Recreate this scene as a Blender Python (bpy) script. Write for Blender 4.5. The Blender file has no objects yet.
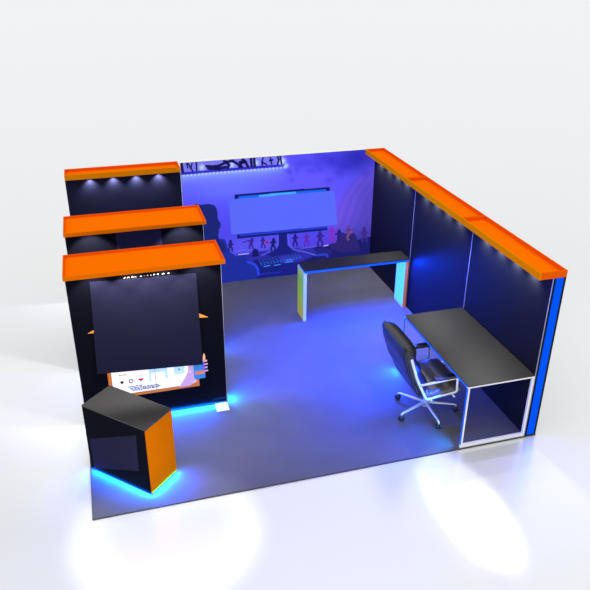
import bpy, bmesh, math, random
import numpy as np
from mathutils import Vector, Matrix
random.seed(4)
COL = bpy.context.scene.collection
MURAL = [
('P',(26,30,125),0,[(3.223,0.397),(4.306,0.358),(5.946,0.35),(5.902,-0.059),(2.679,-0.022),(2.69,0.242)]),
('P',(28,28,105),0,[(4.558,0.573),(4.944,0.574),(5.269,0.583),(5.859,0.675),(5.902,-0.059),(4.309,0.088),(4.221,0.412)]),
('P',(46,44,158),0,[(2.985,0.598),(3.514,0.603),(3.948,0.619),(4.558,0.573),(4.69,0.403),(4.307,0.269),(3.18,0.314)]),
('L',(20,30,110),0.03,[(3.357,-0.042),(4.31,-0.06),(5.184,-0.065)]),
('L',(40,66,215),0.012,[(3.386,0.099),(3.89,0.097)]),
('L',(20,30,110),0.05,[(3.459,0.196),(3.883,0.197)]),
('P',(22,30,110),0,[(3.018,1.008),(4.868,0.987),(4.877,0.91),(3.022,0.918)]),
('L',(30,70,220),0.025,[(3.077,0.981),(4.847,0.967)]),
('P',(26,30,118),0,[(3.86,0.932),(4.028,0.926),(4.042,0.687),(4.135,0.536),(4.35,0.444),(3.71,0.454),(3.605,0.514),(3.781,0.576),(3.852,0.678)]),
('L',(85,92,215),0.028,[(3.836,0.917),(3.845,0.716),(3.746,0.616),(3.571,0.533),(3.501,0.512)]),
('L',(88,95,215),0.028,[(4.049,0.905),(4.056,0.685),(4.17,0.569),(4.458,0.462),(4.641,0.384)]),
('P',(26,32,120),0,[(3.323,0.425),(3.885,0.49),(3.884,0.208),(3.459,0.203)]),
('L',(60,85,200),0.012,[(3.435,0.423),(3.466,0.425)]),
('L',(60,85,200),0.012,[(3.501,0.428),(3.532,0.43)]),
('L',(60,85,200),0.012,[(3.568,0.433),(3.599,0.435)]),
('L',(60,85,200),0.012,[(3.634,0.438),(3.666,0.439)]),
('L',(60,85,200),0.012,[(3.701,0.442),(3.733,0.444)]),
('L',(60,85,200),0.012,[(3.768,0.447),(3.8,0.449)]),
('L',(60,85,200),0.012,[(3.835,0.452),(3.867,0.454)]),
('L',(60,85,200),0.012,[(3.902,0.457),(3.934,0.459)]),
('L',(60,85,200),0.012,[(3.97,0.462),(4.001,0.464)]),
('L',(60,85,200),0.012,[(4.037,0.467),(4.069,0.469)]),
('L',(60,85,200),0.012,[(4.105,0.472),(4.137,0.474)]),
('L',(60,85,200),0.012,[(4.172,0.477),(4.205,0.479)]),
('L',(60,85,200),0.012,[(4.24,0.482),(4.273,0.484)]),
('L',(60,85,200),0.012,[(3.448,0.392),(3.479,0.394)]),
('L',(60,85,200),0.012,[(3.514,0.397),(3.546,0.399)]),
('L',(60,85,200),0.012,[(3.581,0.402),(3.613,0.404)]),
('L',(60,85,200),0.012,[(3.648,0.407),(3.68,0.409)]),
('L',(60,85,200),0.012,[(3.715,0.412),(3.746,0.414)]),
('L',(60,85,200),0.012,[(3.782,0.417),(3.814,0.419)]),
('L',(60,85,200),0.012,[(3.849,0.422),(3.881,0.423)]),
('L',(60,85,200),0.012,[(3.916,0.426),(3.948,0.428)]),
('L',(60,85,200),0.012,[(3.984,0.431),(4.016,0.433)]),
('L',(60,85,200),0.012,[(4.051,0.436),(4.083,0.438)]),
('L',(60,85,200),0.012,[(4.119,0.441),(4.151,0.443)]),
('L',(60,85,200),0.012,[(4.187,0.446),(4.219,0.448)]),
('L',(60,85,200),0.012,[(4.255,0.451),(4.287,0.453)]),
('L',(60,85,200),0.012,[(3.461,0.362),(3.493,0.364)]),
('L',(60,85,200),0.012,[(3.528,0.367),(3.56,0.368)]),
('L',(60,85,200),0.012,[(3.595,0.371),(3.626,0.373)]),
('L',(60,85,200),0.012,[(3.662,0.376),(3.693,0.378)]),
('L',(60,85,200),0.012,[(3.729,0.381),(3.76,0.383)]),
('L',(60,85,200),0.012,[(3.796,0.386),(3.828,0.388)]),
('L',(60,85,200),0.012,[(3.863,0.391),(3.895,0.393)]),
('L',(60,85,200),0.012,[(3.93,0.396),(3.962,0.398)]),
('L',(60,85,200),0.012,[(3.998,0.401),(4.03,0.402)]),
('L',(60,85,200),0.012,[(4.066,0.405),(4.098,0.407)]),
('L',(60,85,200),0.012,[(4.133,0.41),(4.166,0.412)]),
('L',(60,85,200),0.012,[(4.201,0.415),(4.234,0.417)]),
('L',(60,85,200),0.012,[(4.269,0.42),(4.302,0.422)]),
('L',(40,130,240),0.012,[(3.475,0.331),(3.506,0.333)]),
('L',(40,130,240),0.012,[(3.542,0.336),(3.573,0.338)]),
('L',(40,130,240),0.012,[(3.608,0.341),(3.64,0.343)]),
('L',(40,130,240),0.012,[(3.675,0.345),(3.707,0.347)]),
('L',(40,130,240),0.012,[(3.742,0.35),(3.774,0.352)]),
('L',(40,130,240),0.012,[(3.81,0.355),(3.842,0.357)]),
('L',(40,130,240),0.012,[(3.877,0.36),(3.909,0.362)]),
('L',(40,130,240),0.012,[(3.945,0.365),(3.977,0.367)]),
('L',(40,130,240),0.012,[(4.012,0.37),(4.044,0.371)]),
('L',(40,130,240),0.012,[(4.08,0.374),(4.112,0.376)]),
('L',(40,130,240),0.012,[(4.148,0.379),(4.18,0.381)]),
('L',(40,130,240),0.012,[(4.216,0.384),(4.248,0.386)]),
('L',(40,130,240),0.012,[(4.284,0.389),(4.316,0.391)]),
('L',(40,130,240),0.012,[(3.488,0.3),(3.52,0.302)]),
('L',(40,130,240),0.012,[(3.555,0.305),(3.587,0.307)]),
('L',(40,130,240),0.012,[(3.622,0.31),(3.654,0.312)]),
('L',(40,130,240),0.012,[(3.689,0.315),(3.721,0.316)]),
('L',(40,130,240),0.012,[(3.756,0.319),(3.788,0.321)]),
('L',(40,130,240),0.012,[(3.824,0.324),(3.856,0.326)]),
('L',(40,130,240),0.012,[(3.891,0.329),(3.923,0.331)]),
('L',(40,130,240),0.012,[(3.959,0.334),(3.991,0.336)]),
('L',(40,130,240),0.012,[(4.026,0.339),(4.059,0.34)]),
('L',(40,130,240),0.012,[(4.094,0.343),(4.127,0.345)]),
('L',(40,130,240),0.012,[(4.162,0.348),(4.195,0.35)]),
('L',(40,130,240),0.012,[(4.23,0.353),(4.263,0.355)]),
('L',(40,130,240),0.012,[(4.299,0.358),(4.331,0.36)]),
('L',(60,150,255),0.02,[(3.547,0.26),(3.671,0.268)]),
('L',(60,150,255),0.02,[(3.759,0.261),(3.884,0.265)]),
('L',(60,150,255),0.02,[(3.993,0.297),(4.154,0.309)]),
('L',(60,150,255),0.016,[(4.01,0.341),(4.135,0.348)]),
('L',(190,190,255),0.02,[(3.034,0.58),(3.24,0.582)]),
('L',(190,190,255),0.022,[(4.782,0.568),(4.898,0.577)]),
('L',(100,110,240),0.015,[(4.313,0.571),(4.637,0.573)]),
('L',(100,110,240),0.015,[(2.986,0.665),(3.328,0.663)]),
('P',(30,44,150),0,[(2.644,0.954),(2.767,0.948),(2.806,0.83),(2.834,0.683),(2.982,0.557),(3.12,0.559),(3.22,0.437),(3.356,0.347),(3.431,0.244),(3.45,0.091),(3.349,-0.01),(2.67,-0.007),(2.603,0.418)]),
('P',(27,38,112),0,[(2.143,1.66),(2.258,1.71),(2.336,1.682),(2.498,1.688),(2.609,1.644),(2.647,1.562),(2.656,1.459),(2.652,1.373),(2.707,1.264),(2.696,1.178),(2.662,1.157),(2.666,1.093),(2.647,1.042),(2.654,0.971),(2.692,0.914),(2.762,0.827),(2.777,0.689),(2.681,0.664),(2.215,0.681)]),
('L',(45,70,235),0.05,[(3.219,0.4),(3.356,0.328),(3.417,0.227),(3.429,0.094)]),
('P',(120,120,235),0,[(1.996,2.509),(3.961,2.532),(3.96,2.349),(1.984,2.329)]),
('G',(200,225,255),0.09,[(2.403,2.398)]),
('G',(200,225,255),0.09,[(2.964,2.404)]),
('G',(200,225,255),0.09,[(3.433,2.409)]),
('G',(200,225,255),0.09,[(3.96,2.414)]),
('P',(52,40,190),0,[(1.975,2.339),(4.01,2.351),(4.01,2.299),(1.972,2.288)]),
('G',(190,230,255),0.03,[(1.995,2.272)]),
('G',(190,230,255),0.03,[(2.064,2.272)]),
('G',(190,230,255),0.03,[(2.132,2.273)]),
('G',(190,230,255),0.03,[(2.201,2.273)]),
('G',(190,230,255),0.03,[(2.27,2.273)]),
('G',(190,230,255),0.03,[(2.339,2.274)]),
('G',(190,230,255),0.03,[(2.408,2.274)]),
('G',(190,230,255),0.03,[(2.478,2.274)]),
('G',(190,230,255),0.03,[(2.547,2.274)]),
('G',(190,230,255),0.03,[(2.617,2.275)]),
('G',(190,230,255),0.03,[(2.687,2.275)]),
('G',(190,230,255),0.03,[(2.758,2.275)]),
('G',(190,230,255),0.03,[(2.828,2.276)]),
('G',(190,230,255),0.03,[(2.899,2.276)]),
('G',(190,230,255),0.03,[(2.969,2.276)]),
('G',(190,230,255),0.03,[(3.04,2.277)]),
('G',(190,230,255),0.03,[(3.111,2.277)]),
('G',(190,230,255),0.03,[(3.183,2.277)]),
('G',(190,230,255),0.03,[(3.254,2.277)]),
('G',(190,230,255),0.03,[(3.326,2.278)]),
('G',(190,230,255),0.03,[(3.398,2.278)]),
('G',(190,230,255),0.03,[(3.47,2.278)]),
('G',(190,230,255),0.03,[(3.542,2.279)]),
('G',(190,230,255),0.03,[(3.615,2.279)]),
('G',(190,230,255),0.03,[(3.687,2.279)]),
('G',(190,230,255),0.03,[(3.76,2.28)]),
('G',(190,230,255),0.03,[(3.833,2.28)]),
('G',(190,230,255),0.03,[(3.907,2.28)]),
('G',(190,230,255),0.03,[(3.98,2.281)]),
('G',(200,230,255),0.08,[(4.01,2.312)]),
('G',(200,230,255),0.08,[(3.91,2.385)]),
('L',(18,16,70),0.05,[(2.035,2.493),(2.047,2.346)]),
('L',(18,16,70),0.025,[(2.128,2.499),(2.144,2.412)]),
('L',(18,16,70),0.025,[(2.15,2.497),(2.233,2.341)]),
('L',(18,16,70),0.025,[(2.227,2.491),(2.196,2.392)]),
('L',(18,16,70),0.03,[(2.305,2.505),(2.306,2.351)]),
('L',(18,16,70),0.05,[(2.488,2.417),(2.645,2.396),(2.757,2.42),(2.855,2.464),(2.983,2.486)]),
('L',(18,16,70),0.05,[(2.518,2.374),(2.659,2.356),(2.851,2.374)]),
('L',(18,16,70),0.06,[(2.645,2.402),(2.729,2.344)]),
('L',(18,16,70),0.05,[(2.824,2.488),(2.916,2.408),(2.882,2.355)]),
('L',(18,16,70),0.05,[(2.983,2.477),(3.093,2.404),(3.156,2.351)]),
('L',(18,16,70),0.045,[(3.176,2.511),(3.158,2.431),(3.101,2.361)]),
('L',(18,16,70),0.05,[(3.176,2.504),(3.238,2.416),(3.269,2.348)]),
('L',(18,16,70),0.06,[(3.126,2.444),(3.223,2.443)]),
('L',(18,16,70),0.05,[(3.328,2.5),(3.341,2.353)]),
('L',(18,16,70),0.05,[(3.389,2.502),(3.399,2.348)]),
('L',(18,16,70),0.03,[(3.565,2.499),(3.538,2.419),(3.547,2.36)]),
('L',(18,16,70),0.03,[(3.548,2.412),(3.629,2.364)]),
('L',(18,16,70),0.03,[(3.703,2.489),(3.728,2.366)]),
('L',(18,16,70),0.035,[(3.845,2.495),(3.867,2.428),(3.844,2.357)]),
('L',(18,16,70),0.035,[(3.894,2.498),(3.92,2.358)]),
('L',(18,16,70),0.03,[(3.683,2.435),(3.748,2.443)]),
('C',(36,28,115),0.022320000000000003,[(2.882,0.893)]),
('L',(36,28,115),0.062,[(2.881,0.864),(2.878,0.782)]),
('L',(36,28,115),0.027899999999999998,[(2.881,0.849),(2.833,0.81)]),
('L',(36,28,115),0.027899999999999998,[(2.881,0.849),(2.929,0.808)]),
('L',(36,28,115),0.034100000000000005,[(2.878,0.782),(2.843,0.735),(2.847,0.683)]),
('L',(36,28,115),0.034100000000000005,[(2.878,0.782),(2.91,0.734),(2.912,0.676)]),
('C',(52,34,135),0.022320000000000003,[(3.314,0.89)]),
('L',(52,34,135),0.062,[(3.309,0.861),(3.29,0.78)]),
('L',(52,34,135),0.027899999999999998,[(3.308,0.845),(3.245,0.852)]),
('L',(52,34,135),0.027899999999999998,[(3.308,0.845),(3.342,0.851)]),
('L',(52,34,135),0.034100000000000005,[(3.29,0.78),(3.255,0.732),(3.26,0.68)]),
('L',(52,34,135),0.034100000000000005,[(3.29,0.78),(3.323,0.732),(3.326,0.673)]),
('L',(52,34,135),0.02,[(3.247,0.861),(3.134,0.83)]),
('C',(52,34,135),0.0216,[(3.529,0.888)]),
('L',(52,34,135),0.06,[(3.531,0.86),(3.538,0.778)]),
('L',(52,34,135),0.027,[(3.53,0.845),(3.493,0.827)]),
('L',(52,34,135),0.027,[(3.53,0.845),(3.588,0.825)]),
('L',(52,34,135),0.033,[(3.538,0.778),(3.504,0.732),(3.509,0.681)]),
('L',(52,34,135),0.033,[(3.538,0.778),(3.57,0.731),(3.574,0.674)]),
('C',(140,70,190),0.06,[(3.617,0.777)]),
('C',(60,50,180),0.03,[(3.617,0.777)]),
('C',(25,25,100),0.0252,[(3.752,0.835)]),
('L',(25,25,100),0.07,[(3.749,0.802),(3.738,0.709)]),
('L',(25,25,100),0.0315,[(3.749,0.785),(3.685,0.766)]),
('L',(25,25,100),0.0315,[(3.749,0.785),(3.798,0.764)]),
('L',(25,25,100),0.0385,[(3.738,0.709),(3.699,0.654),(3.706,0.594)]),
('L',(25,25,100),0.0385,[(3.738,0.709),(3.777,0.653),(3.782,0.586)]),
('P',(24,24,100),0,[(3.31,0.629),(3.363,0.678),(3.425,0.652),(3.457,0.502),(3.308,0.501)]),
('C',(36,28,115),0.024480000000000002,[(4.197,0.879)]),
('L',(36,28,115),0.068,[(4.197,0.846),(4.198,0.754)]),
('L',(36,28,115),0.0306,[(4.197,0.829),(4.144,0.81)]),
('L',(36,28,115),0.0306,[(4.197,0.829),(4.255,0.808)]),
('L',(36,28,115),0.0374,[(4.198,0.754),(4.159,0.701),(4.167,0.642)]),
('L',(36,28,115),0.0374,[(4.198,0.754),(4.237,0.7),(4.242,0.634)]),
('C',(92,42,165),0.024480000000000002,[(4.435,0.854)]),
('L',(92,42,165),0.068,[(4.435,0.821),(4.436,0.728)]),
('L',(92,42,165),0.0306,[(4.435,0.804),(4.382,0.809)]),
('L',(92,42,165),0.0306,[(4.435,0.804),(4.493,0.807)]),
('L',(92,42,165),0.0374,[(4.436,0.728),(4.398,0.675),(4.406,0.616)]),
('L',(92,42,165),0.0374,[(4.436,0.728),(4.476,0.674),(4.482,0.607)]),
('C',(52,34,135),0.02952,[(4.72,0.879)]),
('L',(52,34,135),0.082,[(4.721,0.839),(4.724,0.727)]),
('L',(52,34,135),0.0369,[(4.722,0.818),(4.657,0.795)]),
('L',(52,34,135),0.0369,[(4.722,0.818),(4.793,0.792)]),
('L',(52,34,135),0.0451,[(4.724,0.727),(4.678,0.662),(4.688,0.59)]),
('L',(52,34,135),0.0451,[(4.724,0.727),(4.773,0.661),(4.781,0.58)]),
('C',(125,45,190),0.030600000000000002,[(4.964,0.945)]),
('L',(125,45,190),0.085,[(4.965,0.904),(4.969,0.788)]),
('L',(125,45,190),0.03825,[(4.966,0.882),(4.899,0.858)]),
('L',(125,45,190),0.03825,[(4.966,0.882),(5.041,0.856)]),
('L',(125,45,190),0.04675,[(4.969,0.788),(4.921,0.72),(4.933,0.646)]),
('L',(125,45,190),0.04675,[(4.969,0.788),(5.02,0.719),(5.029,0.636)]),
('C',(36,28,115),0.032400000000000005,[(5.13,0.865)]),
('L',(36,28,115),0.09,[(5.132,0.822),(5.136,0.697)]),
('L',(36,28,115),0.0405,[(5.132,0.798),(5.06,0.806)]),
('L',(36,28,115),0.0405,[(5.132,0.798),(5.211,0.803)]),
('L',(36,28,115),0.0495,[(5.136,0.697),(5.086,0.625),(5.098,0.546)]),
('L',(36,28,115),0.0495,[(5.136,0.697),(5.192,0.624),(5.202,0.535)]),
('C',(90,55,130),0.027000000000000003,[(5.328,0.908)]),
('L',(90,55,130),0.075,[(5.335,0.871),(5.361,0.765)]),
('L',(90,55,130),0.03375,[(5.336,0.851),(5.296,0.883)]),
('L',(90,55,130),0.03375,[(5.336,0.851),(5.423,0.881)]),
('L',(90,55,130),0.04125,[(5.361,0.765),(5.32,0.705),(5.331,0.639)]),
('L',(90,55,130),0.04125,[(5.361,0.765),(5.408,0.704),(5.417,0.63)]),
('C',(60,40,130),0.028800000000000003,[(5.671,0.873)]),
('L',(60,40,130),0.08,[(5.673,0.834),(5.679,0.722)]),
('L',(60,40,130),0.036,[(5.674,0.813),(5.611,0.759)]),
('L',(60,40,130),0.036,[(5.674,0.813),(5.749,0.757)]),
('L',(60,40,130),0.044000000000000004,[(5.679,0.722),(5.635,0.658),(5.647,0.587)]),
('L',(60,40,130),0.044000000000000004,[(5.679,0.722),(5.73,0.656),(5.741,0.577)]),
('P',(44,36,110),0,[(5.195,0.792),(5.472,0.781),(5.556,0.566),(5.604,0.37),(5.229,0.374),(4.967,0.479),(4.927,0.597),(5.11,0.614)]),
('P',(38,34,120),0,[(4.62,0.518),(4.783,0.538),(4.967,0.479),(5.008,0.361),(4.641,0.365)]),
('L',(130,80,120),0.04,[(5.396,0.827),(5.308,0.724),(5.337,0.646)]),
('L',(44,66,190),0.05,[(4.659,0.382),(4.86,0.378),(4.898,0.328)]),
('P',(22,26,100),0,[(2.993,1.828),(4.897,1.817),(4.905,1.734),(2.996,1.733)]),
('L',(20,110,240),0.05,[(3.089,1.759),(3.79,1.758)]),
('L',(20,110,240),0.045,[(3.69,1.763),(4.805,1.755)]),
('L',(70,175,255),0.045,[(3.487,1.754),(3.79,1.755)]),
('L',(70,175,255),0.045,[(3.69,1.763),(4.191,1.76)]),
('P',(88,105,238),0,[(2.881,1.731),(5.002,1.724),(5.087,1.003),(2.904,1.025)]),
]

# ---------------------------------------------------------------- helpers
def lin(c):
    def f(v):
        v = v / 255.0
        return v / 12.92 if v <= 0.04045 else ((v + 0.055) / 1.055) ** 2.4
    return (f(c[0]), f(c[1]), f(c[2]), 1.0)

def material(name, color, rough=0.5, metal=0.0, spec=0.5, emit=None, estr=0.0, noise=0.0, nscale=20.0, bump=0.0, coat=0.0):
    m = bpy.data.materials.new(name); m.use_nodes = True
    nt = m.node_tree; b = nt.nodes['Principled BSDF']
    b.inputs['Base Color'].default_value = color
    b.inputs['Roughness'].default_value = rough
    b.inputs['Metallic'].default_value = metal
    b.inputs['Specular IOR Level'].default_value = spec
    b.inputs['Coat Weight'].default_value = coat
    if emit:
        b.inputs['Emission Color'].default_value = emit
        b.inputs['Emission Strength'].default_value = estr
    if noise or bump:
        tc = nt.nodes.new('ShaderNodeTexCoord'); n = nt.nodes.new('ShaderNodeTexNoise')
        n.inputs['Scale'].default_value = nscale; n.inputs['Detail'].default_value = 4
        nt.links.new(tc.outputs['Object'], n.inputs['Vector'])
        if noise:
            r = nt.nodes.new('ShaderNodeMapRange')
            r.inputs['To Min'].default_value = 1 - noise; r.inputs['To Max'].default_value = 1 + noise
            mul = nt.nodes.new('ShaderNodeVectorMath'); mul.operation = 'SCALE'
            mul.inputs[0].default_value = color[:3]
            nt.links.new(n.outputs['Fac'], r.inputs['Value']); nt.links.new(r.outputs['Result'], mul.inputs['Scale'])
            nt.links.new(mul.outputs['Vector'], b.inputs['Base Color'])
        if bump:
            bp = nt.nodes.new('ShaderNodeBump'); bp.inputs['Strength'].default_value = bump; bp.inputs['Distance'].default_value = 0.01
            nt.links.new(n.outputs['Fac'], bp.inputs['Height']); nt.links.new(bp.outputs['Normal'], b.inputs['Normal'])
    return m

def box(bm, x0, x1, y0, y1, z0, z1, bev=0.0):
    v = [bm.verts.new(p) for p in ((x0,y0,z0),(x1,y0,z0),(x1,y1,z0),(x0,y1,z0),(x0,y0,z1),(x1,y0,z1),(x1,y1,z1),(x0,y1,z1))]
    fs = [bm.faces.new([v[i] for i in q]) for q in ((3,2,1,0),(4,5,6,7),(0,1,5,4),(1,2,6,5),(2,3,7,6),(3,0,4,7))]
    if bev:
        es = list({e for f in fs for e in f.edges})
        bmesh.ops.bevel(bm, geom=es, offset=bev, segments=2, profile=0.6, affect='EDGES')

def prism(bm, pts, z0, z1):
    """vertical prism over a counter-clockwise plan outline"""
    a = [bm.verts.new((p[0], p[1], z0)) for p in pts]; b = [bm.verts.new((p[0], p[1], z1)) for p in pts]
    n = len(pts); bm.faces.new(a[::-1]); bm.faces.new(b)
    for i in range(n): bm.faces.new([a[i], a[(i+1) % n], b[(i+1) % n], b[i]])

def slab(bm, pts, y, d):
    """outline in x,z standing on plane y, thickness d towards -y"""
    a = [bm.verts.new((p[0], y, p[1])) for p in pts]; b = [bm.verts.new((p[0], y - d, p[1])) for p in pts]
    n = len(pts)
    area = sum(pts[i][0]*pts[(i+1)%n][1]-pts[(i+1)%n][0]*pts[i][1] for i in range(n))
    if area < 0: a.reverse(); b.reverse()
    bm.faces.new(b); bm.faces.new(a[::-1])
    for i in range(n): bm.faces.new([a[i], a[(i+1) % n], b[(i+1) % n], b[i]])

def tube(bm, pts, r, seg=12, flat=None, closed=False):
    """sweep a round (or flattened: flat=(w,h)) section along points"""
    P = [Vector(p) for p in pts]; rings = []; n = len(P)
    up = None
    for i, p in enumerate(P):
        if closed: t = (P[(i+1) % n] - P[i-1]).normalized()
        else: t = ((P[min(i+1, n-1)] - P[max(i-1, 0)])).normalized()
        if up is None:
            ref = Vector((0,0,1)) if abs(t.z) < 0.9 else Vector((0,1,0))
            up = (ref - t*ref.dot(t)).normalized()
        else:
            up = (up - t*up.dot(t)).normalized()
        s = t.cross(up)
        rr = r[i] if isinstance(r, (list, tuple)) else r
        ring = []
        for k in range(seg):
            a = 2*math.pi*k/seg
            if flat: o = s*math.cos(a)*flat[0] + up*math.sin(a)*flat[1]
            else: o = (s*math.cos(a) + up*math.sin(a))*rr
            ring.append(bm.verts.new(p + o))
        rings.append(ring)
    m = n if closed else n-1
    for i in range(m):
        A, B = rings[i], rings[(i+1) % n]
        for k in range(seg): bm.faces.new([A[k], A[(k+1) % seg], B[(k+1) % seg], B[k]])
    if not closed: bm.faces.new(rings[0][::-1]); bm.faces.new(rings[-1])

def lathe(bm, prof, c, axis='z', seg=20):
    rings = []
    for r, h in prof:
        ring = []
        for k in range(seg):
            a = 2*math.pi*k/seg; x, y = r*math.cos(a), r*math.sin(a)
            p = {'z': (x, y, h), 'y': (x, h, y), 'x': (h, x, y)}[axis]
            ring.append(bm.verts.new((c[0]+p[0], c[1]+p[1], c[2]+p[2])))
        rings.append(ring)
    for A, B in zip(rings, rings[1:]):
        for k in range(seg): bm.faces.new([A[k], A[(k+1) % seg], B[(k+1) % seg], B[k]])
    bm.faces.new(rings[0][::-1]); bm.faces.new(rings[-1])

def obj(name, bm, mat, parent=None, smooth=False, label=None, origin=None):
    bmesh.ops.recalc_face_normals(bm, faces=bm.faces)
    if origin is None: origin = (0, 0, 0)
    me = bpy.data.meshes.new(name)
    if origin != (0,0,0): bmesh.ops.translate(bm, verts=bm.verts, vec=[-c for c in origin])
    bm.to_mesh(me); bm.free()
    me.materials.append(mat)
    if smooth:
        for p in me.polygons: p.use_smooth = True
    o = bpy.data.objects.new(name, me); COL.objects.link(o)
    o.location = origin
    if parent: o.parent = parent
    if label: o['label'] = label
    return o

def thing(name, label, cat, loc=(0,0,0), rotz=0.0, group=None):
    o = bpy.data.objects.new(name, None); COL.objects.link(o)
    o.location = loc; o.rotation_euler = (0,0,rotz); o['label'] = label; o['category'] = cat
    o.empty_display_size = 0.2
    if group: o['group'] = group
    return o

def tag(o, label, cat, group=None):
    o['label'] = label; o['category'] = cat
    if group: o['group'] = group
    return o

def struct(o):
    o['kind'] = 'structure'; return o

def B(): return bmesh.new()

def lamp_area(name, loc, direction, sx, sy, power, color, parent=None, spread=180):
    L = bpy.data.lights.new(name, 'AREA'); L.shape = 'RECTANGLE'; L.size = sx; L.size_y = sy
    L.energy = power; L.color = color; L.spread = math.radians(spread)
    o = bpy.data.objects.new(name, L); COL.objects.link(o); o.location = loc
    d = Vector(direction).normalized()
    o.rotation_euler = d.to_track_quat('-Z', 'Y').to_euler()
    return o

def lamp_strip(name, p0, p1, direction, width, power, color, spread=180):
    """an LED strip lamp running from p0 to p1 and shining in one direction"""
    p0, p1 = Vector(p0), Vector(p1); d = Vector(direction).normalized()
    x = (p1-p0); ln = x.length; x.normalize(); z = -(d - x*d.dot(x)).normalized(); y = z.cross(x)
    L = bpy.data.lights.new(name, 'AREA'); L.shape = 'RECTANGLE'; L.size = ln; L.size_y = width
    L.energy = power; L.color = color; L.spread = math.radians(spread)
    o = bpy.data.objects.new(name, L); COL.objects.link(o)
    M = Matrix((x, y, z)).transposed().to_4x4(); M.translation = (p0+p1)/2
    o.matrix_world = M
    return o

def lamp_spot(name, loc, target, power, color, angle, blend, radius):
    L = bpy.data.lights.new(name, 'SPOT'); L.energy = power; L.color = color
    L.spot_size = math.radians(angle); L.spot_blend = blend; L.shadow_soft_size = radius
    o = bpy.data.objects.new(name, L); COL.objects.link(o); o.location = loc
    o.rotation_euler = (Vector(target)-Vector(loc)).to_track_quat('-Z', 'Y').to_euler()
    return o

# ---------------------------------------------------------------- materials
M_ground = material('white_studio_floor', (0.835, 0.838, 0.835, 1), rough=0.24, spec=0.5, metal=0.28)
M_carpet = material('grey_booth_flooring', (0.108, 0.106, 0.110, 1), rough=0.75, spec=0.25, noise=0.13, nscale=3.0, bump=0.05)
M_wall = material('navy_fabric', (0.0085, 0.0095, 0.0135, 1), rough=0.6, spec=0.08)
M_navy = material('dark_navy_fabric', (0.0050, 0.0052, 0.010, 1), rough=0.7, spec=0.02)
M_cream = material('cream_wall_edge', lin((250, 247, 225)), rough=0.6)
M_silver = material('silver_aluminium', (0.62, 0.60, 0.63, 1), rough=0.35, metal=0.7)
M_white = material('white_metal', (0.86, 0.86, 0.88, 1), rough=0.35)
M_orange = material('orange_canopy_fabric', (1.0, 0.172, 0.0, 1), rough=0.7, spec=0.0)
M_orange_rim = material('shaded_orange_edge', (0.86, 0.11, 0.0, 1), rough=0.7, spec=0.0)  # canopy orange darkened, occlusion shade of the rim painted in
M_amber = material('amber_lit_fascia', (0.80, 0.235, 0.001, 1), rough=0.7, spec=0.0)  # canopy orange tinted amber, the light on the upright face painted in
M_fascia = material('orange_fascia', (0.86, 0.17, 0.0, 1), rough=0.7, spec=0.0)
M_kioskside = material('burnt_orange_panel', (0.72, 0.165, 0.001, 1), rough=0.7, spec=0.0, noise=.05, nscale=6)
M_back = material('blue_navy_fabric', (0.0105, 0.0110, 0.030, 1), rough=0.6, spec=0.05)
M_black = material('black_laminate', (0.012, 0.0115, 0.011, 1), rough=0.42, spec=0.55, noise=0.3, nscale=5)
M_bartop = material('matt_black_laminate', (0.006, 0.0055, 0.005, 1), rough=0.5, spec=0.25)
M_kiosktop = material('charcoal_laminate', (0.035, 0.035, 0.034, 1), rough=0.5, spec=0.5, noise=0.12, nscale=7)
M_slate = material('slate_panel', lin((42, 42, 66)), rough=0.9, spec=0.0)
M_slate_dim = material('dark_slate_panel', lin((37, 37, 58)), rough=0.9, spec=0.0)
M_led = material('blue_light_diffuser', (0.0, 0.0, 0.02, 1), rough=0.4, emit=lin((0, 85, 245)), estr=1.0, spec=0.0)
M_ledstrip = material('blue_led_strip', (0.0, 0.02, 0.2, 1), rough=0.4, emit=lin((10, 95, 235)), estr=0.9)
M_cyan = material('cyan_reflection_glow', (0.1, 0.3, 0.32, 1), rough=0.4, emit=lin((95, 235, 240)), estr=0.75)  # cyan reflection in the metal leg, painted as a glow
M_salmon = material('salmon_reflection_edge', (0.85, 0.22, 0.05, 1), rough=0.5)  # salmon reflection in the metal leg, painted into the edge colour
M_leather = material('black_leather', (0.012, 0.012, 0.013, 1), rough=0.33, spec=0.7, bump=0.25, nscale=30)
M_seat = material('pale_sheen_leather', (0.11, 0.095, 0.08, 1), rough=0.28, spec=1.0, bump=0.3, nscale=18)  # black leather lightened to tan-grey, its white reflections painted in
M_chrome = material('polished_aluminium', (0.80, 0.85, 0.87, 1), rough=0.28, metal=0.55)
M_rubber = material('dark_rubber', (0.02, 0.02, 0.022, 1), rough=0.35, spec=0.6)
M_lens = material('spotlight_lens', (0.9, 0.9, 0.9, 1), rough=0.4, emit=(1, 1, 1, 1), estr=1.2)
M_postero = material('poster_orange', lin((222, 125, 45)), rough=0.6, emit=lin((222, 125, 45)), estr=0.25)  # border print given a slight glow to look brighter
M_posterw = material('poster_white', (0.85, 0.85, 0.88, 1), rough=0.6, emit=(1, 1, 1, 1), estr=0.6)  # glow added to whiten the printed page
def print_mat(name, c, e=0.4): return material(name, lin(c), rough=0.6, emit=lin(c), estr=e)  # inks emit a little so the print looks brighter

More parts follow.
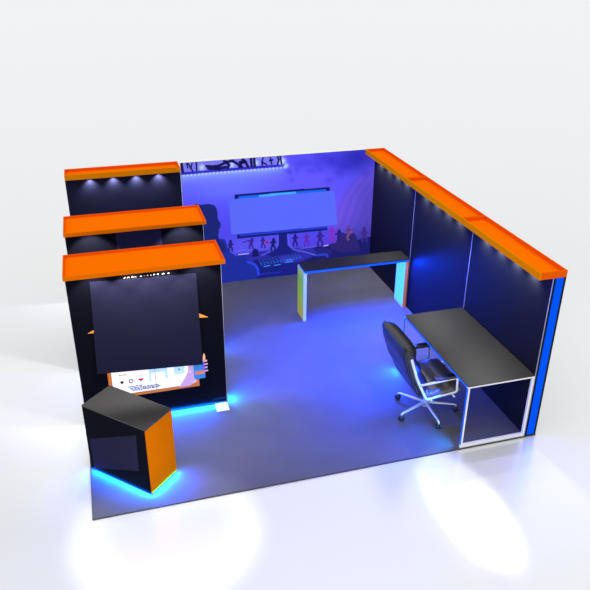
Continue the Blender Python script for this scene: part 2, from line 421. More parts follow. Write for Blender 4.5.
# leg panel of the bar counter: coloured reflection in the metal, painted as a vertical fade
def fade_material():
    m = bpy.data.materials.new('green_amber_reflection'); m.use_nodes = True; nt = m.node_tree; b = nt.nodes['Principled BSDF']
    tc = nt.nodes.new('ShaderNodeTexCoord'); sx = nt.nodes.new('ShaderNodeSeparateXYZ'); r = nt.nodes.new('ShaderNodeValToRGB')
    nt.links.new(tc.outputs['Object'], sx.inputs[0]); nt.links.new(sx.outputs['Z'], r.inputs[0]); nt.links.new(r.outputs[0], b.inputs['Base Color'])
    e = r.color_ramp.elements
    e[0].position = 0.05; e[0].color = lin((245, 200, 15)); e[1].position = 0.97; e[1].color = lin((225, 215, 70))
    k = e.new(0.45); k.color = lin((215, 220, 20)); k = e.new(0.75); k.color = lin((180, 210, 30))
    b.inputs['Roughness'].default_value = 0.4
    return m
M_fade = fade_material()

# ---------------------------------------------------------------- setting
HW = 2.43          # wall height under the canopies
HT = 2.52          # canopy top
XI = 5.826         # inner face of the right wall
YM = 5.93          # face of the mural wall
bm = B(); box(bm, -60, 60, -30, 110, -0.06, -0.02); struct(obj('ground', bm, M_ground))
bm = B(); box(bm, 0.0, 6.0, 0.0, 6.03, -0.02, 0.0); struct(obj('floor', bm, M_carpet))

bm = B(); slab(bm, [(0, 0), (XI-.002, 0), (XI-.002, HW-.004), (5.6, HW-.004), (5.6, 2.515), (2.015, 2.515), (2.015, HW-.004), (0, HW-.004)], 6.03, 0.098)
wall_back = struct(obj('wall_back', bm, M_cream))

bm = B(); box(bm, XI, 6.0, 0.004, 6.03, 0.0, HW-.002)
wall_right = struct(obj('wall_right', bm, M_wall))
for y in (2.0, 4.02, 0.012):
    bm = B(); box(bm, XI-.006, XI+.004, y-.006, y+.006, 0.002, HW-.004)
    obj('trim_seam', bm, M_silver, wall_right, label='thin silver seam between the wall panels')
bm = B(); box(bm, 5.857, 5.962, -.004, 0.01, 0.02, HW-.004)
obj('led_panel', bm, M_led, wall_right, label='vertical glowing blue light strip')

bm = B(); box(bm, -.005, 6.0, -.005, 0, -.02, 0.0); box(bm, -.005, 0, 0, 6.03, -.02, 0.0)
struct(obj('trim_1', bm, M_rubber))

# mural print : a fine grid of printed colours laid over the back wall
def build_mural():
    x0, x1, z0, z1 = 2.015, XI-.004, 0.005, 2.512
    nx, nz = 440, 288
    xs = np.linspace(x0, x1, nx+1); zs = np.linspace(z0, z1, nz+1)
    gx = ((xs[1:]+xs[:-1])/2)[None, :].repeat(nz, 0); gz = ((zs[1:]+zs[:-1])/2)[:, None].repeat(nx, 1)
    def g(cx, cz, sx, sz): return np.exp(-((gx-cx)/sx)**2-((gz-cz)/sz)**2)[..., None]
    img = np.zeros((nz, nx, 3))
    t = np.clip((gz-0.3)/1.2, 0, 1)[..., None]
    img[:] = np.array((66, 60, 205))*(1-t) + np.array((84, 78, 240))*t
    def mix(c, w):
        nonlocal img
        w = np.clip(w, 0, 1); img = img*(1-w)+np.array(c, float)*w
    mix((70, 66, 246), g(2.3, 1.75, .55, .3)*.8)
    mix((104, 110, 250), g(2.9, 1.95, 1.2, .32)*.8)
    sh = np.exp(-np.abs(gz-2.26)/.13)*(gz < 2.30)*(1/(1+np.exp((gx-3.98)/.1))); mix((140, 165, 255), sh[..., None]*.95)
    mix((112, 92, 246), g(4.6, 2.0, .7, .3)*.5)
    mix((40, 38, 165), g(5.45, 2.35, .42, .26)*.95)
    mix((62, 55, 205), g(4.95, 2.33, .3, .15)*.8)
    mix((112, 84, 250), g(5.15, 1.25, .3, .45)*.9)
    arc = ((gx-6.1)**2/1.1**2+(gz-0.9)**2/1.25**2); w = 1/(1+np.exp((arc-1)*16)); mix((92, 72, 205), w[..., None]*.75)
    st = (0.5+0.5*np.sin((gx*1.0-gz*.55)*34+2*np.sin(gz*5)))*w; mix((135, 92, 205), st[..., None]*.38)
    mix((76, 66, 175), g(5.75, 1.3, .3, .9)*.75)
    mix((52, 46, 140), g(5.6, .45, .6, .4)*.95)
    mix((98, 92, 235), g(3.4, .72, .9, .22)*.6)
    mix((90, 62, 215), g(4.6, .62, .6, .2)*.6)
    rs = np.random.RandomState(3)
    for k in range(26):
        cx, cz = rs.uniform(4.0, 5.7), rs.uniform(1.9, 2.5); mix((50, 44, 190), g(cx, cz, rs.uniform(.04, .14), rs.uniform(.04, .1))*.3)
    for kind, col, wd, pts in MURAL:
        P = np.array(pts, float)
        if kind == 'P':
            ins = np.zeros(gx.shape, bool); n = len(P)
            for i in range(n):
                xa, za = P[i]; xb, zb = P[(i+1) % n]
                if za == zb: continue
                c = ((za > gz) != (zb > gz)) & (gx < (xb-xa)*(gz-za)/(zb-za)+xa); ins ^= c
            img[ins] = col
        elif kind == 'L':
            m = np.zeros(gx.shape)
            for (xa, za), (xb, zb) in zip(P[:-1], P[1:]):
                L2 = (xb-xa)**2+(zb-za)**2+1e-9
                u = np.clip(((gx-xa)*(xb-xa)+(gz-za)*(zb-za))/L2, 0, 1)
                d = np.hypot(gx-xa-u*(xb-xa), gz-za-u*(zb-za)); m = np.maximum(m, np.clip((wd/2+.004-d)/.008, 0, 1))
            mix(col, m[..., None]*.92)
        elif kind == 'C':
            d = np.hypot(gx-P[0][0], gz-P[0][1]); mix(col, np.clip((wd+.004-d)/.008, 0, 1)[..., None])
        elif kind == 'G':
            mix(col, np.exp(-((gx-P[0][0])**2+(gz-P[0][1])**2)/(wd*.6)**2)[..., None]*.9)
    img = np.clip(img, 0, 255)/255.0
    L = np.where(img <= .04045, img/12.92, ((img+.055)/1.055)**2.4)
    X, Z = np.meshgrid(xs, zs)
    co = np.stack([X.ravel(), np.full(X.size, YM-.006), Z.ravel()], 1)
    i = np.arange(nz)[:, None]*(nx+1)+np.arange(nx)[None, :]
    q = np.stack([i, i+1, i+nx+2, i+nx+1], -1).reshape(-1, 4)
    me = bpy.data.meshes.new('mural_print')
    me.vertices.add(len(co)); me.vertices.foreach_set('co', co.ravel())
    me.loops.add(q.size); me.loops.foreach_set('vertex_index', q.ravel().astype(np.int32))
    me.polygons.add(len(q)); me.polygons.foreach_set('loop_start', (np.arange(len(q))*4).astype(np.int32))
    me.update(calc_edges=True)
    ca = me.color_attributes.new('print', 'FLOAT_COLOR', 'CORNER')
    c4 = np.concatenate([L.reshape(-1, 3), np.ones((nx*nz, 1))], 1).repeat(4, 0)
    ca.data.foreach_set('color', c4.ravel().astype(np.float32))
    m = bpy.data.materials.new('backlit_mural_print'); m.use_nodes = True; nt = m.node_tree; b = nt.nodes['Principled BSDF']
    at = nt.nodes.new('ShaderNodeAttribute'); at.attribute_name = 'print'
    nt.links.new(at.outputs['Color'], b.inputs['Base Color']); nt.links.new(at.outputs['Color'], b.inputs['Emission Color'])
    mu = nt.nodes.new('ShaderNodeVectorMath'); mu.operation = 'SCALE'; mu.inputs['Scale'].default_value = 0.07
    nt.links.new(at.outputs['Color'], mu.inputs[0]); nt.links.new(mu.outputs[0], b.inputs['Base Color'])
    b.inputs['Emission Strength'].default_value = MURAL_E; b.inputs['Roughness'].default_value = .7; b.inputs['Specular IOR Level'].default_value = 0.05
    me.materials.append(m)
    o = bpy.data.objects.new('mural_print', me); COL.objects.link(o); o.parent = wall_back
    o['label'] = 'backlit blue and violet gaming-room mural with monitor and figurines'
    return o
MURAL_E = 1.0
build_mural()

# ---------------------------------------------------------------- canopies
def canopy_tray(parent, x0, x1, y0, y1, z0, z1, front, wall_side, name='canopy', rim=0.022):
    """open-topped shallow tray: deck, rim, and an amber-lit front fascia ('y' faces -y, 'x' faces -x)"""
    zf = z0 + (z1-z0)*0.45
    bm = B(); box(bm, x0+rim, x1-rim, y0+rim, y1-rim, z0, zf)
    top = obj(name, bm, M_orange, parent)
    bm = B()
    box(bm, x0, x1, y1-rim, y1, z0, z1); box(bm, x1-rim, x1, y0+rim, y1-rim, z0, z1)
    if front == 'y': box(bm, x0, x0+rim, y0+rim, y1-rim, z0, z1)
    else: box(bm, x0+rim, x1, y0, y0+rim, z0, z1)
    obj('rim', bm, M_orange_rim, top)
    bm = B()
    if front == 'y': box(bm, x0, x1, y0, y0+rim, z0, z1)
    else: box(bm, x0, x0+rim, y0, y1-rim, z0, z1)
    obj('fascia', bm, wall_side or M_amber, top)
    return top

def downlight(parent, x, y, z, aim, power):
    bm = B(); lathe(bm, [(0.034, 0.0), (0.034, -0.02), (0.026, -0.03)], (x, y, z), seg=16)
    o = obj('spotlight', bm, M_silver, parent)
    bm = B(); lathe(bm, [(0.022, -0.0305), (0.020, -0.034)], (x, y, z), seg=16)
    return o

SPOTC = (1.0, 0.98, 0.97)
ordn = {0: 'nearest the open front edge', 1: 'in the middle of the row', 2: 'at the far end beside the mural'}
spans = [(0.0, 2.0), (2.0, 4.0), (4.0, 5.925)]
for k, (ya, yb) in enumerate(spans):
    t = thing('canopy', 'orange light canopy tray on the right wall, ' + ordn[k], 'canopy', group='orange canopies along the right wall')
    canopy_tray(t, 5.61, 6.0, ya+.001, yb-.001, HW, HT, 'x', None, name='tray')
    for j in range(4):
        y = ya + .4 + .4*j
        if k == 2: y = ya + .4 + .4*j
        downlight(t, 5.768, y, HW-.001, None, 1)
        lamp_spot('spot_lamp', (5.768, y, HW-.045), (5.80, y, 1.9), 34, SPOTC, 125, 1.0, 0.008)

# ---------------------------------------------------------------- free-standing panels on the left
def partition(name, label, x1, yf, yb, h, cy0, cy1, z0, z1, lights, ly, lp, ang=110, blend=1.0, mat=None):
    t = thing(name, label, 'partition')
    bm = B(); box(bm, -.018, x1-.006, yf, yb-.004, 0.035, h)
    obj('fabric_panel', bm, mat, t)
    bm = B()
    box(bm, -.022, -.018, yf+.002, yb-.004, 0.0, h); box(bm, x1-.006, x1, yf+.002, yb-.004, 0.0, h); box(bm, -.018, x1-.006, yf+.03, yb-.006, 0.0, .034)
    if yf < 5: box(bm, .25, 1.7, yf+.03, yb-.03, h, z0-.001)
    obj('frame', bm, M_silver, t)
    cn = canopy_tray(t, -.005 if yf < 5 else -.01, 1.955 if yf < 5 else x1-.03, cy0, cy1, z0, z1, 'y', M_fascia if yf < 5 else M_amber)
    for x in lights:
        downlight(t, x, ly, z0-.001, None, 1)
        lamp_spot('spot_lamp', (x, ly, z0-.045), (x, ly+.07, 1.9), lp, SPOTC, ang, blend, 0.008 if yf > 5 else 0.03)
    return t

LX = (0.4, 0.8, 1.2, 1.6)
back = partition('partition', 'navy wall panel under an orange canopy with four downlights, rearmost of the left panels, beside the mural', 2.0, 5.88, 5.931, HW-.002, 5.64, 6.03, HW, HT, LX, 5.815, 36, mat=M_back)
mid = partition('partition', 'free-standing navy panel with a wide orange canopy, between the other two left panels', 1.995, 3.335, 3.46, 2.41, 2.76, 3.46, 2.512, 2.564, (0.32, 1.66), 3.10, 80, 96, .4, M_navy)
front = partition('partition', 'free-standing dark panel nearest the camera, carrying a large blank square and a poster', 1.995, 1.895, 2.02, 2.41, 1.33, 2.02, 2.512, 2.564, (0.32, 0.8, 1.2, 1.68), 1.67, 40, 92, .4, M_navy)

bm = B(); slab(bm, [(.691, 2.318), (1.356, 2.312), (1.357, 1.75), (.691, 1.75)], 3.334, .008)
obj('blank_panel', bm, M_slate, mid, label='plain slate rectangle')
bm = B(); slab(bm, [(.28, 2.208), (1.648, 2.165), (1.665, .734), (.213, .824)], 1.894, .02)
obj('blank_panel', bm, M_slate_dim, front, label='large plain slate square')
bm = B(); box(bm, .02, 1.95, 1.893, 1.925, .002, .03)
obj('led_strip', bm, M_ledstrip, front, label='blue light strip along the bottom edge')
bm = B(); box(bm, 1.805, 1.99, 1.688, 1.888, .001, .016, .003)
obj('foot_plate', bm, M_white, front, label='white square foot plate')
# title fragments over the blank square
bm = B(); rr = random.Random(2); x = .70
while x < 1.29:
    w = rr.uniform(.012, .035); z = 2.205-.0*(x-.7)
    slab(bm, [(x, z), (x+w, z), (x+w*.9, z+rr.uniform(.006, .02)), (x+w*.2, z+rr.uniform(.004, .016))], 1.894, .003); x += w+rr.uniform(.015, .04)
obj('title_lettering', bm, print_mat('cream_lettering', (215, 200, 160), 0.1), front, label='tops of cream lettering above the square')
bm = B(); slab(bm, [(.165, 1.462), (.30, 1.53), (.30, 1.455)], 1.894, .003); slab(bm, [(1.60, 1.58), (1.655, 1.555), (1.782, 1.476), (1.60, 1.49)], 1.894, .003)
obj('arrow_graphic', bm, print_mat('orange_arrow', (235, 150, 50)), front, label='orange arrow tips either side of the square')
# poster
bm = B(); slab(bm, [(.344, .88), (1.60, .88), (1.60, .372), (.344, .372)], 1.894, .006)
po = obj('poster', bm, M_postero, front, label='orange-bordered white poster with small icons')
bm = B(); slab(bm, [(.395, .87), (1.555, .87), (1.50, .425), (.395, .425)], 1.888, .002)
obj('page', bm, M_posterw, po)
def prn(name, c, shapes, d=.0015, y=1.886, e=.4, parent=po):
    bm = B()
    for s in shapes: slab(bm, s, y, d)
    return obj(name, bm, print_mat(name + '_ink', c, e), parent)
def rect(x0, x1, z0, z1): return [(x0, z0), (x1, z0), (x1, z1), (x0, z1)]
prn('fold_line', (60, 60, 70), [rect(.985, .990, .425, .87)])
prn('spade_icon', (15, 15, 25), [[(.525, .65), (.557, .63), (.537, .612), (.535, .598), (.515, .598), (.513, .612), (.495, .63)]])
prn('card_icon', (110, 60, 110), [rect(.625, .675, .645, .658), rect(.625, .675, .595, .608), rect(.62, .632, .608, .645), rect(.668, .68, .608, .645)])
prn('heart_icon', (215, 20, 45), [[(.785, .60), (.822, .63), (.81, .652), (.785, .642), (.765, .655), (.75, .632)]])
prn('heading', (225, 160, 70), [rect(.49, .525, .735, .75), rect(.531, .56, .735, .75), rect(.566, .60, .735, .75)])
prn('caption', (150, 150, 165), [rect(.47+.024*i, .487+.024*i, .688, .696) for i in range(4)] + [rect(.73+.026*i, .747+.026*i, .69, .70) for i in range(4)])
rr = random.Random(5); sh = []
for row, (xa, xb, z) in enumerate([(.60, .80, .527), (.62, 1.03, .500), (.64, 1.05, .478), (.66, 1.0, .458)]):
    x = xa
    while x < xb:
        w = rr.uniform(.018, .05); sh.append(rect(x, x+w, z, z+.013)); x += w+.009
prn('text_line', (45, 50, 120), sh)
prn('pale_diagram', (195, 235, 245), [rect(.90, 1.16, .71, .78), rect(.90, .93, .58, .71), rect(1.125, 1.16, .58, .71), rect(1.25, 1.40, .62, .78)])
prn('diagram_mark', (110, 170, 205), [rect(1.31, 1.34, .69, .72)], y=1.8845)
hand = prn('hand_print', (205, 165, 205), [[(1.46, .88), (1.55, .88), (1.545, .72), (1.60, .60), (1.64, .55), (1.56, .50), (1.52, .44), (1.46, .405), (1.30, .405), (1.40, .55), (1.45, .66)]], d=.003)
hand['label'] = 'printed lilac hand and wrist'
prn('thumb_mark', (235, 215, 245), [[(1.50, .44), (1.56, .455), (1.57, .475), (1.52, .465)], [(1.46, .60), (1.49, .64), (1.475, .65)]], y=1.8825)
prn('finger_print', (226, 165, 205), [rect(1.69, 1.735, .60, .625), rect(1.69, 1.73, .655, .68), rect(1.69, 1.735, .71, .735), rect(1.69, 1.73, .765, .79)], y=1.893, d=.004)
ph = prn('phone_print', (45, 130, 205), [[(1.525, .83), (1.69, .83), (1.69, .50), (1.555, .50), (1.53, .52)]], y=1.8855, d=.006)
ph['label'] = 'printed blue phone held in the hand'
prn('phone_badge', (225, 150, 70), [[(1.57, .80), (1.66, .80), (1.64, .755), (1.61, .745), (1.585, .755)]], y=1.879)
prn('phone_banner', (225, 120, 95), [rect(1.55, 1.685, .575, .63)], y=1.879)
prn('phone_stripe', (110, 90, 205), [rect(1.655, 1.688, .64, .82)], y=1.878)
pc = prn('pencil_print', (225, 175, 105), [[(1.668, .78), (1.705, .78), (1.705, .88), (1.688, .92), (1.672, .88)]], y=1.8765, d=.003)

# LED glow lamps under the front panel
BL = (0.0, 0.042, 1.0); CY = (0.0, 0.30, 1.0)

# ---------------------------------------------------------------- kiosk
KA = Vector((.012, .933)); KF = Vector((.717, .218))
ang = math.atan2(KF.y-KA.y, KF.x-KA.x)
kio = thing('kiosk', 'dark box kiosk with an orange end and grey top on the front left corner', 'kiosk', (KA.x, KA.y, 0), ang)
# local frame: x along the dark front from left to right, y into the body
KW, KD, KH = 1.004, 0.50, 1.0
bm = B(); box(bm, 0, KW-.008, 0, KD, .016, KH-.02); obj('body', bm, M_navy, kio)
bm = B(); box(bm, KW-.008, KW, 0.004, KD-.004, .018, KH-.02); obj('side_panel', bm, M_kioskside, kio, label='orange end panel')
bm = B(); box(bm, -.002, KW+.002, -.002, KD+.002, KH-.02, KH, .003); obj('top', bm, M_kiosktop, kio, label='charcoal grey top')
bm = B(); box(bm, .002, KW-.002, .002, KD-.002, .001, .0155); obj('led_strip', bm, M_ledstrip, kio, label='blue light strip under the body')
bm = B()
slab(bm, [(.060, .505), (.862, .873), (.836, .318), (.060, -.0+.035)], -.001, .008)
obj('blank_panel', bm, M_slate, kio, label='plain slate rectangle')

# ---------------------------------------------------------------- counter (bar) by the right wall
cx0, cx1, cy0, cy1, ch = 3.80, 5.795, 3.965, 4.375, 1.0
cnt = thing('bar_counter', 'long black-topped bar counter on two slab legs reaching the right wall', 'counter', (0, 0, 0))
bm = B(); box(bm, cx0+.002, cx1, cy0+.002, cy1, ch-.012, ch, .002); obj('countertop', bm, M_bartop, cnt)
bm = B(); box(bm, cx0+.012, cx1-.004, cy0, cy1-.004, ch-.05, ch-.0125); obj('led_edge', bm, M_ledstrip, cnt, label='blue glowing front edge')
def slab_leg(xa, xb, m_out, m_edge, lab, inner=None):
    bm = B(); box(bm, xa, xb, cy0+.03, cy1, .0, ch-.0515); lg = obj('leg', bm, m_out, cnt, label=lab)
    bm = B(); box(bm, xa, xb, cy0+.004, cy0+.029, .0, ch-.0515); obj('leg_edge', bm, m_edge, lg)
    return lg
slab_leg(cx0, cx0+.048, M_fade, M_white, 'slab leg with a painted yellow-green reflection and a white front edge')
lg = slab_leg(cx1-.06, cx1-.012, M_white, M_salmon, 'slab leg with painted cyan and salmon reflections')
bm = B(); box(bm, cx1-.068, cx1-.0605, cy0+.03, cy1-.03, .05, ch-.06); obj('cyan_reflection_face', bm, M_cyan, lg, label='inner face with a painted cyan reflection')

# ---------------------------------------------------------------- desk
dx0, dx1, dy0, dy1, dh = 4.83, 5.815, 0.006, 2.02, 1.0
desk = thing('desk', 'tall black-topped desk on white box frames against the right wall', 'desk')
bm = B(); box(bm, dx0, dx1, dy0, dy1, dh-.012, dh, .002); obj('desktop', bm, M_black, desk)
bm = B(); box(bm, dx0+.035, dx1-.002, dy0+.035, dy1-.035, dh-.045, dh-.013); obj('apron', bm, M_navy, desk)
bm = B(); box(bm, dx0+.001, dx0+.03, dy0+.034, dy1-.034, dh-.045, dh-.013); obj('led_edge', bm, M_ledstrip, desk, label='blue glowing side edge')
for ya in (dy0, dy1-.032):
    bm = B()
    box(bm, dx0, dx1, ya, ya+.032, dh-.034, dh-.013); box(bm, dx0, dx1, ya, ya+.032, 0, .05)
    box(bm, dx0+.008, dx0+.032, ya, ya+.032, .05, dh-.034); box(bm, dx1-.032, dx1, ya, ya+.032, .05, dh-.034)
    lf = obj('leg_frame', bm, M_white, desk)
    bm = B(); box(bm, dx0-.001, dx0+.0075, ya+.002, ya+.030, .051, dh-.035); obj('led_edge', bm, M_ledstrip, lf)

# ---------------------------------------------------------------- office chair
HX, HY = 4.74, 0.93
chair = thing('office_chair', 'black leather office chair with a polished metal frame drawn up to the desk', 'chair', (HX, HY, 0))
def cr_tube(pts, n=6):
    """rounded polyline"""
    P = [Vector(p) for p in pts]; out = [P[0]]
    for i in range(1, len(P)-1):
        a, b, c = P[i-1], P[i], P[i+1]
        r = min(.035, (b-a).length*.4, (c-b).length*.4)
        p0 = b+(a-b).normalized()*r; p1 = b+(c-b).normalized()*r
        for k in range(n+1):
            t = k/n; out.append(p0*(1-t)**2+b*2*t*(1-t)+p1*t*t)
    out.append(P[-1]); return out
# base
bm = B()
lathe(bm, [(.045, .085), (.05, .10), (.05, .15), (.032, .165), (.032, .33), (.022, .335), (.022, .50)], (0, 0, 0))
base = obj('base_column', bm, M_chrome, chair, smooth=False)
angs = [math.degrees(math.atan2(y-HY, x-HX)) for x, y in ((4.475, 1.303), (4.298, .788), (4.733, .474), (5.17, .795))]
a0 = -90-0
for k, an in enumerate((126, 198, 270, 342, 54)):
    a = math.radians(an); dx, dy = math.cos(a), math.sin(a)
    bm = B(); tube(bm, [(dx*.03, dy*.03, .15), (dx*.2, dy*.2, .135), (dx*.42, dy*.42, .118), (dx*.45, dy*.45, .108), (dx*.452, dy*.452, .075)], [.026, .021, .016, .015, .014], seg=10)
    bs = obj('leg', bm, M_chrome, chair, smooth=True)
    bm = B()
    for s in (-1, 1):
        cx, cy = dx*.452-dy*.018*s, dy*.452+dx*.018*s
        # wheel disc with axis tangential
        ax = Vector((-dy, dx, 0)); u = Vector((dx, dy, 0)); w = Vector((0, 0, 1)); c0 = Vector((cx, cy, .042)); rings = []
        for r, h in ((.030, -.012), (.040, -.008), (.041, 0), (.040, .008), (.030, .012)):
            rings.append([bm.verts.new(c0+ax*h+(u*math.cos(q)+w*math.sin(q))*r) for q in [2*math.pi*i/18 for i in range(18)]])
        for A_, B_ in zip(rings, rings[1:]):
            for i in range(18): bm.faces.new([A_[i], A_[(i+1) % 18], B_[(i+1) % 18], B_[i]])
        bm.faces.new(rings[0][::-1]); bm.faces.new(rings[-1])
    obj('caster', bm, M_rubber, bs, smooth=True)
# cushions: lofted pads
def pad(bm, pts, y0, y1, th, seg=26):
    """upholstered pad following a side profile (x,z), from y0 to y1, rounded ends, tufted thickness th"""
    P = [Vector((p[0], 0, p[1])) for p in pts]
    # resample
    out = []
    for a, b in zip(P, P[1:]):
        for k in range(6): out.append(a.lerp(b, k/6))
    out.append(P[-1]); P = out; n = len(P)
    for i in range(3):
        P = [P[0]]+[(P[k-1]+P[k]*2+P[k+1])/4 for k in range(1, n-1)]+[P[-1]]
    rings = []
    for j in range(seg+1):
        v = j/seg; y = y0+(y1-y0)*v; e = max(.12, (1-abs(2*v-1)**6)**.5)
        top, bot = [], []
        for i, p in enumerate(P):
            t = (P[min(i+1, n-1)]-P[max(i-1, 0)]).normalized(); nn = Vector((-t.z, 0, t.x))
            u = i/(n-1); ee = max(.15, (1-abs(2*u-1)**PADE)**.5)
            puff = 1-.22*(math.cos(u*2*math.pi*PADN)*.5+.5)
            h = th*e*ee*puff
            top.append(bm.verts.new((p.x+nn.x*h*.7, y, p.z+nn.z*h*.7)))
            bot.append(bm.verts.new((p.x-nn.x*h*.3, y, p.z-nn.z*h*.3)))
        rings.append(top+bot[::-1])
    for A_, B_ in zip(rings, rings[1:]):
        m = len(A_)
        for i in range(m): bm.faces.new([A_[i], A_[(i+1) % m], B_[(i+1) % m], B_[i]])
    bm.faces.new(rings[0][::-1]); bm.faces.new(rings[-1])
PADN = 3; PADE = 7
YW = .43
# back, leaning: profile from the bottom to the top; front side is +x so run top to bottom
BK = [(-.555, 1.365), (-.515, 1.15), (-.435, .92), (-.35, .74), (-.26, .55)]
bm = B(); PADE = 16; pad(bm, BK, -YW+.035, YW-.0, .25)
obj('backrest', bm, M_leather, chair, smooth=True)
bm = B(); pad(bm, [(x-.04, z-.02) for x, z in BK], -YW+.035, YW-.035, .08); obj('back_shell', bm, M_leather, chair, smooth=True)
PADN = 4; PADE = 8
bm = B(); pad(bm, [(-.26, .55), (-.14, .54), (.08, .555), (.26, .575), (.32, .55)], -YW+.02, YW-.02, .13); obj('seat', bm, M_seat, chair, smooth=True)
bm = B(); box(bm, -.16, .22, -.30, .30, .455, .50, .01); obj('seat_support', bm, M_rubber, chair)
for s in (-1, 1):
    y = s*(YW+.02)+.02
    bm = B()
    tube(bm, cr_tube([(-.50, y, 1.21), (-.405, y, .91), (-.335, y, .75), (-.225, y, .52), (.235, y, .57), (.22, y, .80), (-.36, y, .77)]), .02, flat=(.020, .013), seg=10)
    fr = obj('side_frame', bm, M_chrome, chair, smooth=True)
    bm = B(); box(bm, -.13, .20, y-.045-.02*s, y+.045-.02*s, .805, .85, .016)
    ap = obj('armrest_pad', bm, M_leather, chair, smooth=False)
    ap.data.transform(Matrix.Translation((.0, 0, 0)))
for z, x in ((.50, -.15), (.50, .20)):
    bm = B(); tube(bm, [(x, -YW-.02, z), (x, YW+.02, z)], .014, seg=10); obj('crossbar', bm, M_chrome, chair, smooth=True)

# ---------------------------------------------------------------- lamps
# LED glow under the left panels, with added blue uprights at their ends
lamp_strip('led_lamp', (.02, 1.87, .075), (1.80, 1.87, .075), (0, -.35, -1), .03, 40, CY)
lamp_strip('led_lamp', (1.80, 1.90, .10), (1.98, 1.90, .10), (.6, -.2, -1), .03, 3, CY)
lamp_strip('led_lamp', (2.03, 1.92, .10), (2.03, 2.02, .10), (1, -.2, -.5), .05, 9, CY)
lamp_strip('led_lamp', (2.04, 1.95, .15), (2.04, 1.95, 2.2), (1, .5, -.5), .03, 160, BL, 130)  # added upright lamp, more blue on the middle of the floor
lamp_strip('led_lamp', (2.04, 3.39, .15), (2.04, 3.39, 2.2), (1, .2, -.5), .03, 110, BL, 140)  # second added upright, same blue wash further back
lamp_strip('led_lamp', (.1, 3.30, .075), (1.9, 3.30, .075), (.1, -.35, -1), .03, 40, CY)
lamp_strip('led_lamp', (2.03, 3.34, .12), (2.03, 3.44, .12), (1, -.2, -.5), .05, 4, CY)
# under the kiosk
kz = .055
def kp(x, y, z=.055):
    v = Matrix.Rotation(ang, 2) @ Vector((x, y)); return (KA.x+v.x, KA.y+v.y, z)
lamp_strip('led_lamp', kp(.05, -.02), kp(KW, -.02), tuple(Matrix.Rotation(ang, 3, 'Z') @ Vector((0, -.3, -1))), .03, 14, CY)
lamp_strip('led_lamp', kp(KW+.02, .0), kp(KW+.02, KD), tuple(Matrix.Rotation(ang, 3, 'Z') @ Vector((.5, 0, -1))), .03, 9, CY)
lamp_strip('led_lamp', kp(KW+.03, .05, .16), kp(KW+.03, KD, .16), tuple(Matrix.Rotation(ang, 3, 'Z') @ Vector((1, 0, -.8))), .04, 16, BL, 150)  # added lamp, spreads a wider blue glow off the kiosk end
lamp_strip('led_lamp', kp(.1, -.03, .16), kp(KW-.05, -.03, .16), tuple(Matrix.Rotation(ang, 3, 'Z') @ Vector((0, -1, -1.2))), .04, 9, BL, 130)  # added lamp, widens the blue glow along the kiosk front
lamp_strip('led_lamp', (.9, 1.85, .2), (1.75, 1.85, .2), (.3, -1, -1), .04, 24, BL, 150)  # added lamp, tints the floor blue before the front panel
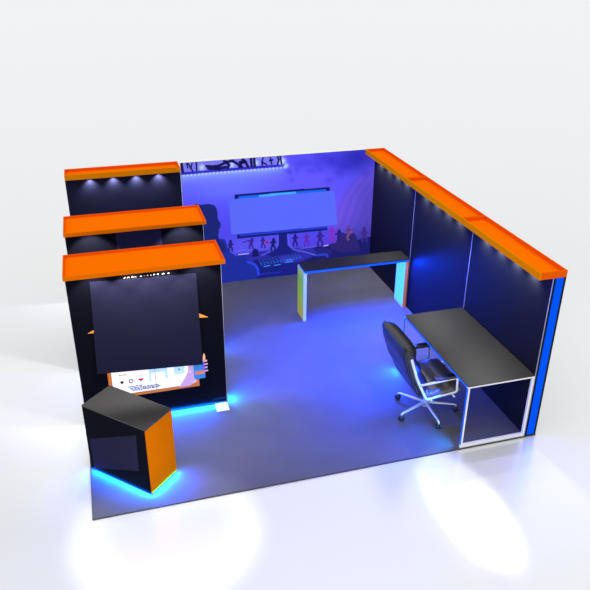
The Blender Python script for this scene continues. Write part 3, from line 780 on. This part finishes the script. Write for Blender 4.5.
# desk side, counter front, wall end
lamp_strip('led_lamp', (dx0-.012, .12, dh-.03), (dx0-.012, .42, dh-.03), (-1, .5, -.6), .03, 34, BL, 115)
lamp_strip('led_lamp', (dx0-.012, 1.62, dh-.03), (dx0-.012, 1.95, dh-.03), (-1, .25, -.5), .03, 120, BL, 140)
lamp_strip('led_lamp', (dx0-.015, .02, .08), (dx0-.015, .02, .30), (-1, .8, -.8), .03, 6, CY, 120)
lamp_strip('led_lamp', (dx0-.015, 2.0, .06), (dx0-.015, 2.0, .22), (-1, 0, -.7), .03, 8, CY)
lamp_strip('led_lamp', (cx0+.1, cy0-.015, ch-.03), (cx1-.1, cy0-.015, ch-.03), (0, -1, -.95), .08, 235, BL, 160)
lamp_strip('led_lamp', (cx1-.16, cy0-.03, ch-.08), (cx1-.05, cy0-.03, ch-.03), (1, -.8, .1), .03, 7, BL)
lamp_strip('led_lamp', (5.91, -.02, .1), (5.91, -.02, HW-.1), (0, -1, 0), .09, 8, BL)
# unseen spots pooling on the white floor
lamp_spot('unseen_ground_lamp', (.84, -1.6, 6.5), (.82, -.45, 0), 1000, (1, 1, .97), 21.5, .5, .1)
lamp_spot('unseen_ground_lamp', (4.42, -1.02, 6.5), (4.42, -1.0, 0), 900, (1, 1, .97), 21, .5, .05).scale = (.42, 1, 1)

lamp_spot('unseen_ground_lamp', (9.5, -1.0, 7), (8.0, 0.5, 0), 330, (1, 1, 1), 70, 1.0, .4)  # added wide fill, lifts the ground right of the booth
lamp_spot('unseen_ground_lamp', (3.2, -4.5, 7), (2.9, -2.2, 0), 260, (1, 1, .97), 60, 1.0, .4)  # added wide fill, lifts the ground in front of the booth
# ---------------------------------------------------------------- world, camera, view
w = bpy.data.worlds.new('World'); bpy.context.scene.world = w; w.use_nodes = True
w.node_tree.nodes['Background'].inputs[0].default_value = (0.975, 0.985, 1.0, 1)
w.node_tree.nodes['Background'].inputs[1].default_value = 1.0

cam = bpy.data.cameras.new('camera'); co = bpy.data.objects.new('camera', cam); COL.objects.link(co)
yaw, pit, rol = 0.28268, -0.46832, 0.0065
F = Vector((math.sin(yaw)*math.cos(pit), math.cos(yaw)*math.cos(pit), math.sin(pit)))
R = F.cross(Vector((0, 0, 1))).normalized(); U = R.cross(F)
R2 = R*math.cos(rol)+U*math.sin(rol); U2 = U*math.cos(rol)-R*math.sin(rol)
Mx = Matrix((R2, U2, -F)).transposed().to_4x4(); Mx.translation = (0.546, -6.666, 6.161)
co.matrix_world = Mx
cam.sensor_width = 36; cam.sensor_fit = 'HORIZONTAL'; cam.lens = 703.87*36/590; cam.clip_end = 300
s = bpy.context.scene; s.camera = co
s.view_settings.view_transform = 'Standard'; s.view_settings.look = 'None'
s.view_settings.exposure = 0.0; s.view_settings.gamma = 1.0; s.view_settings.use_curve_mapping = False
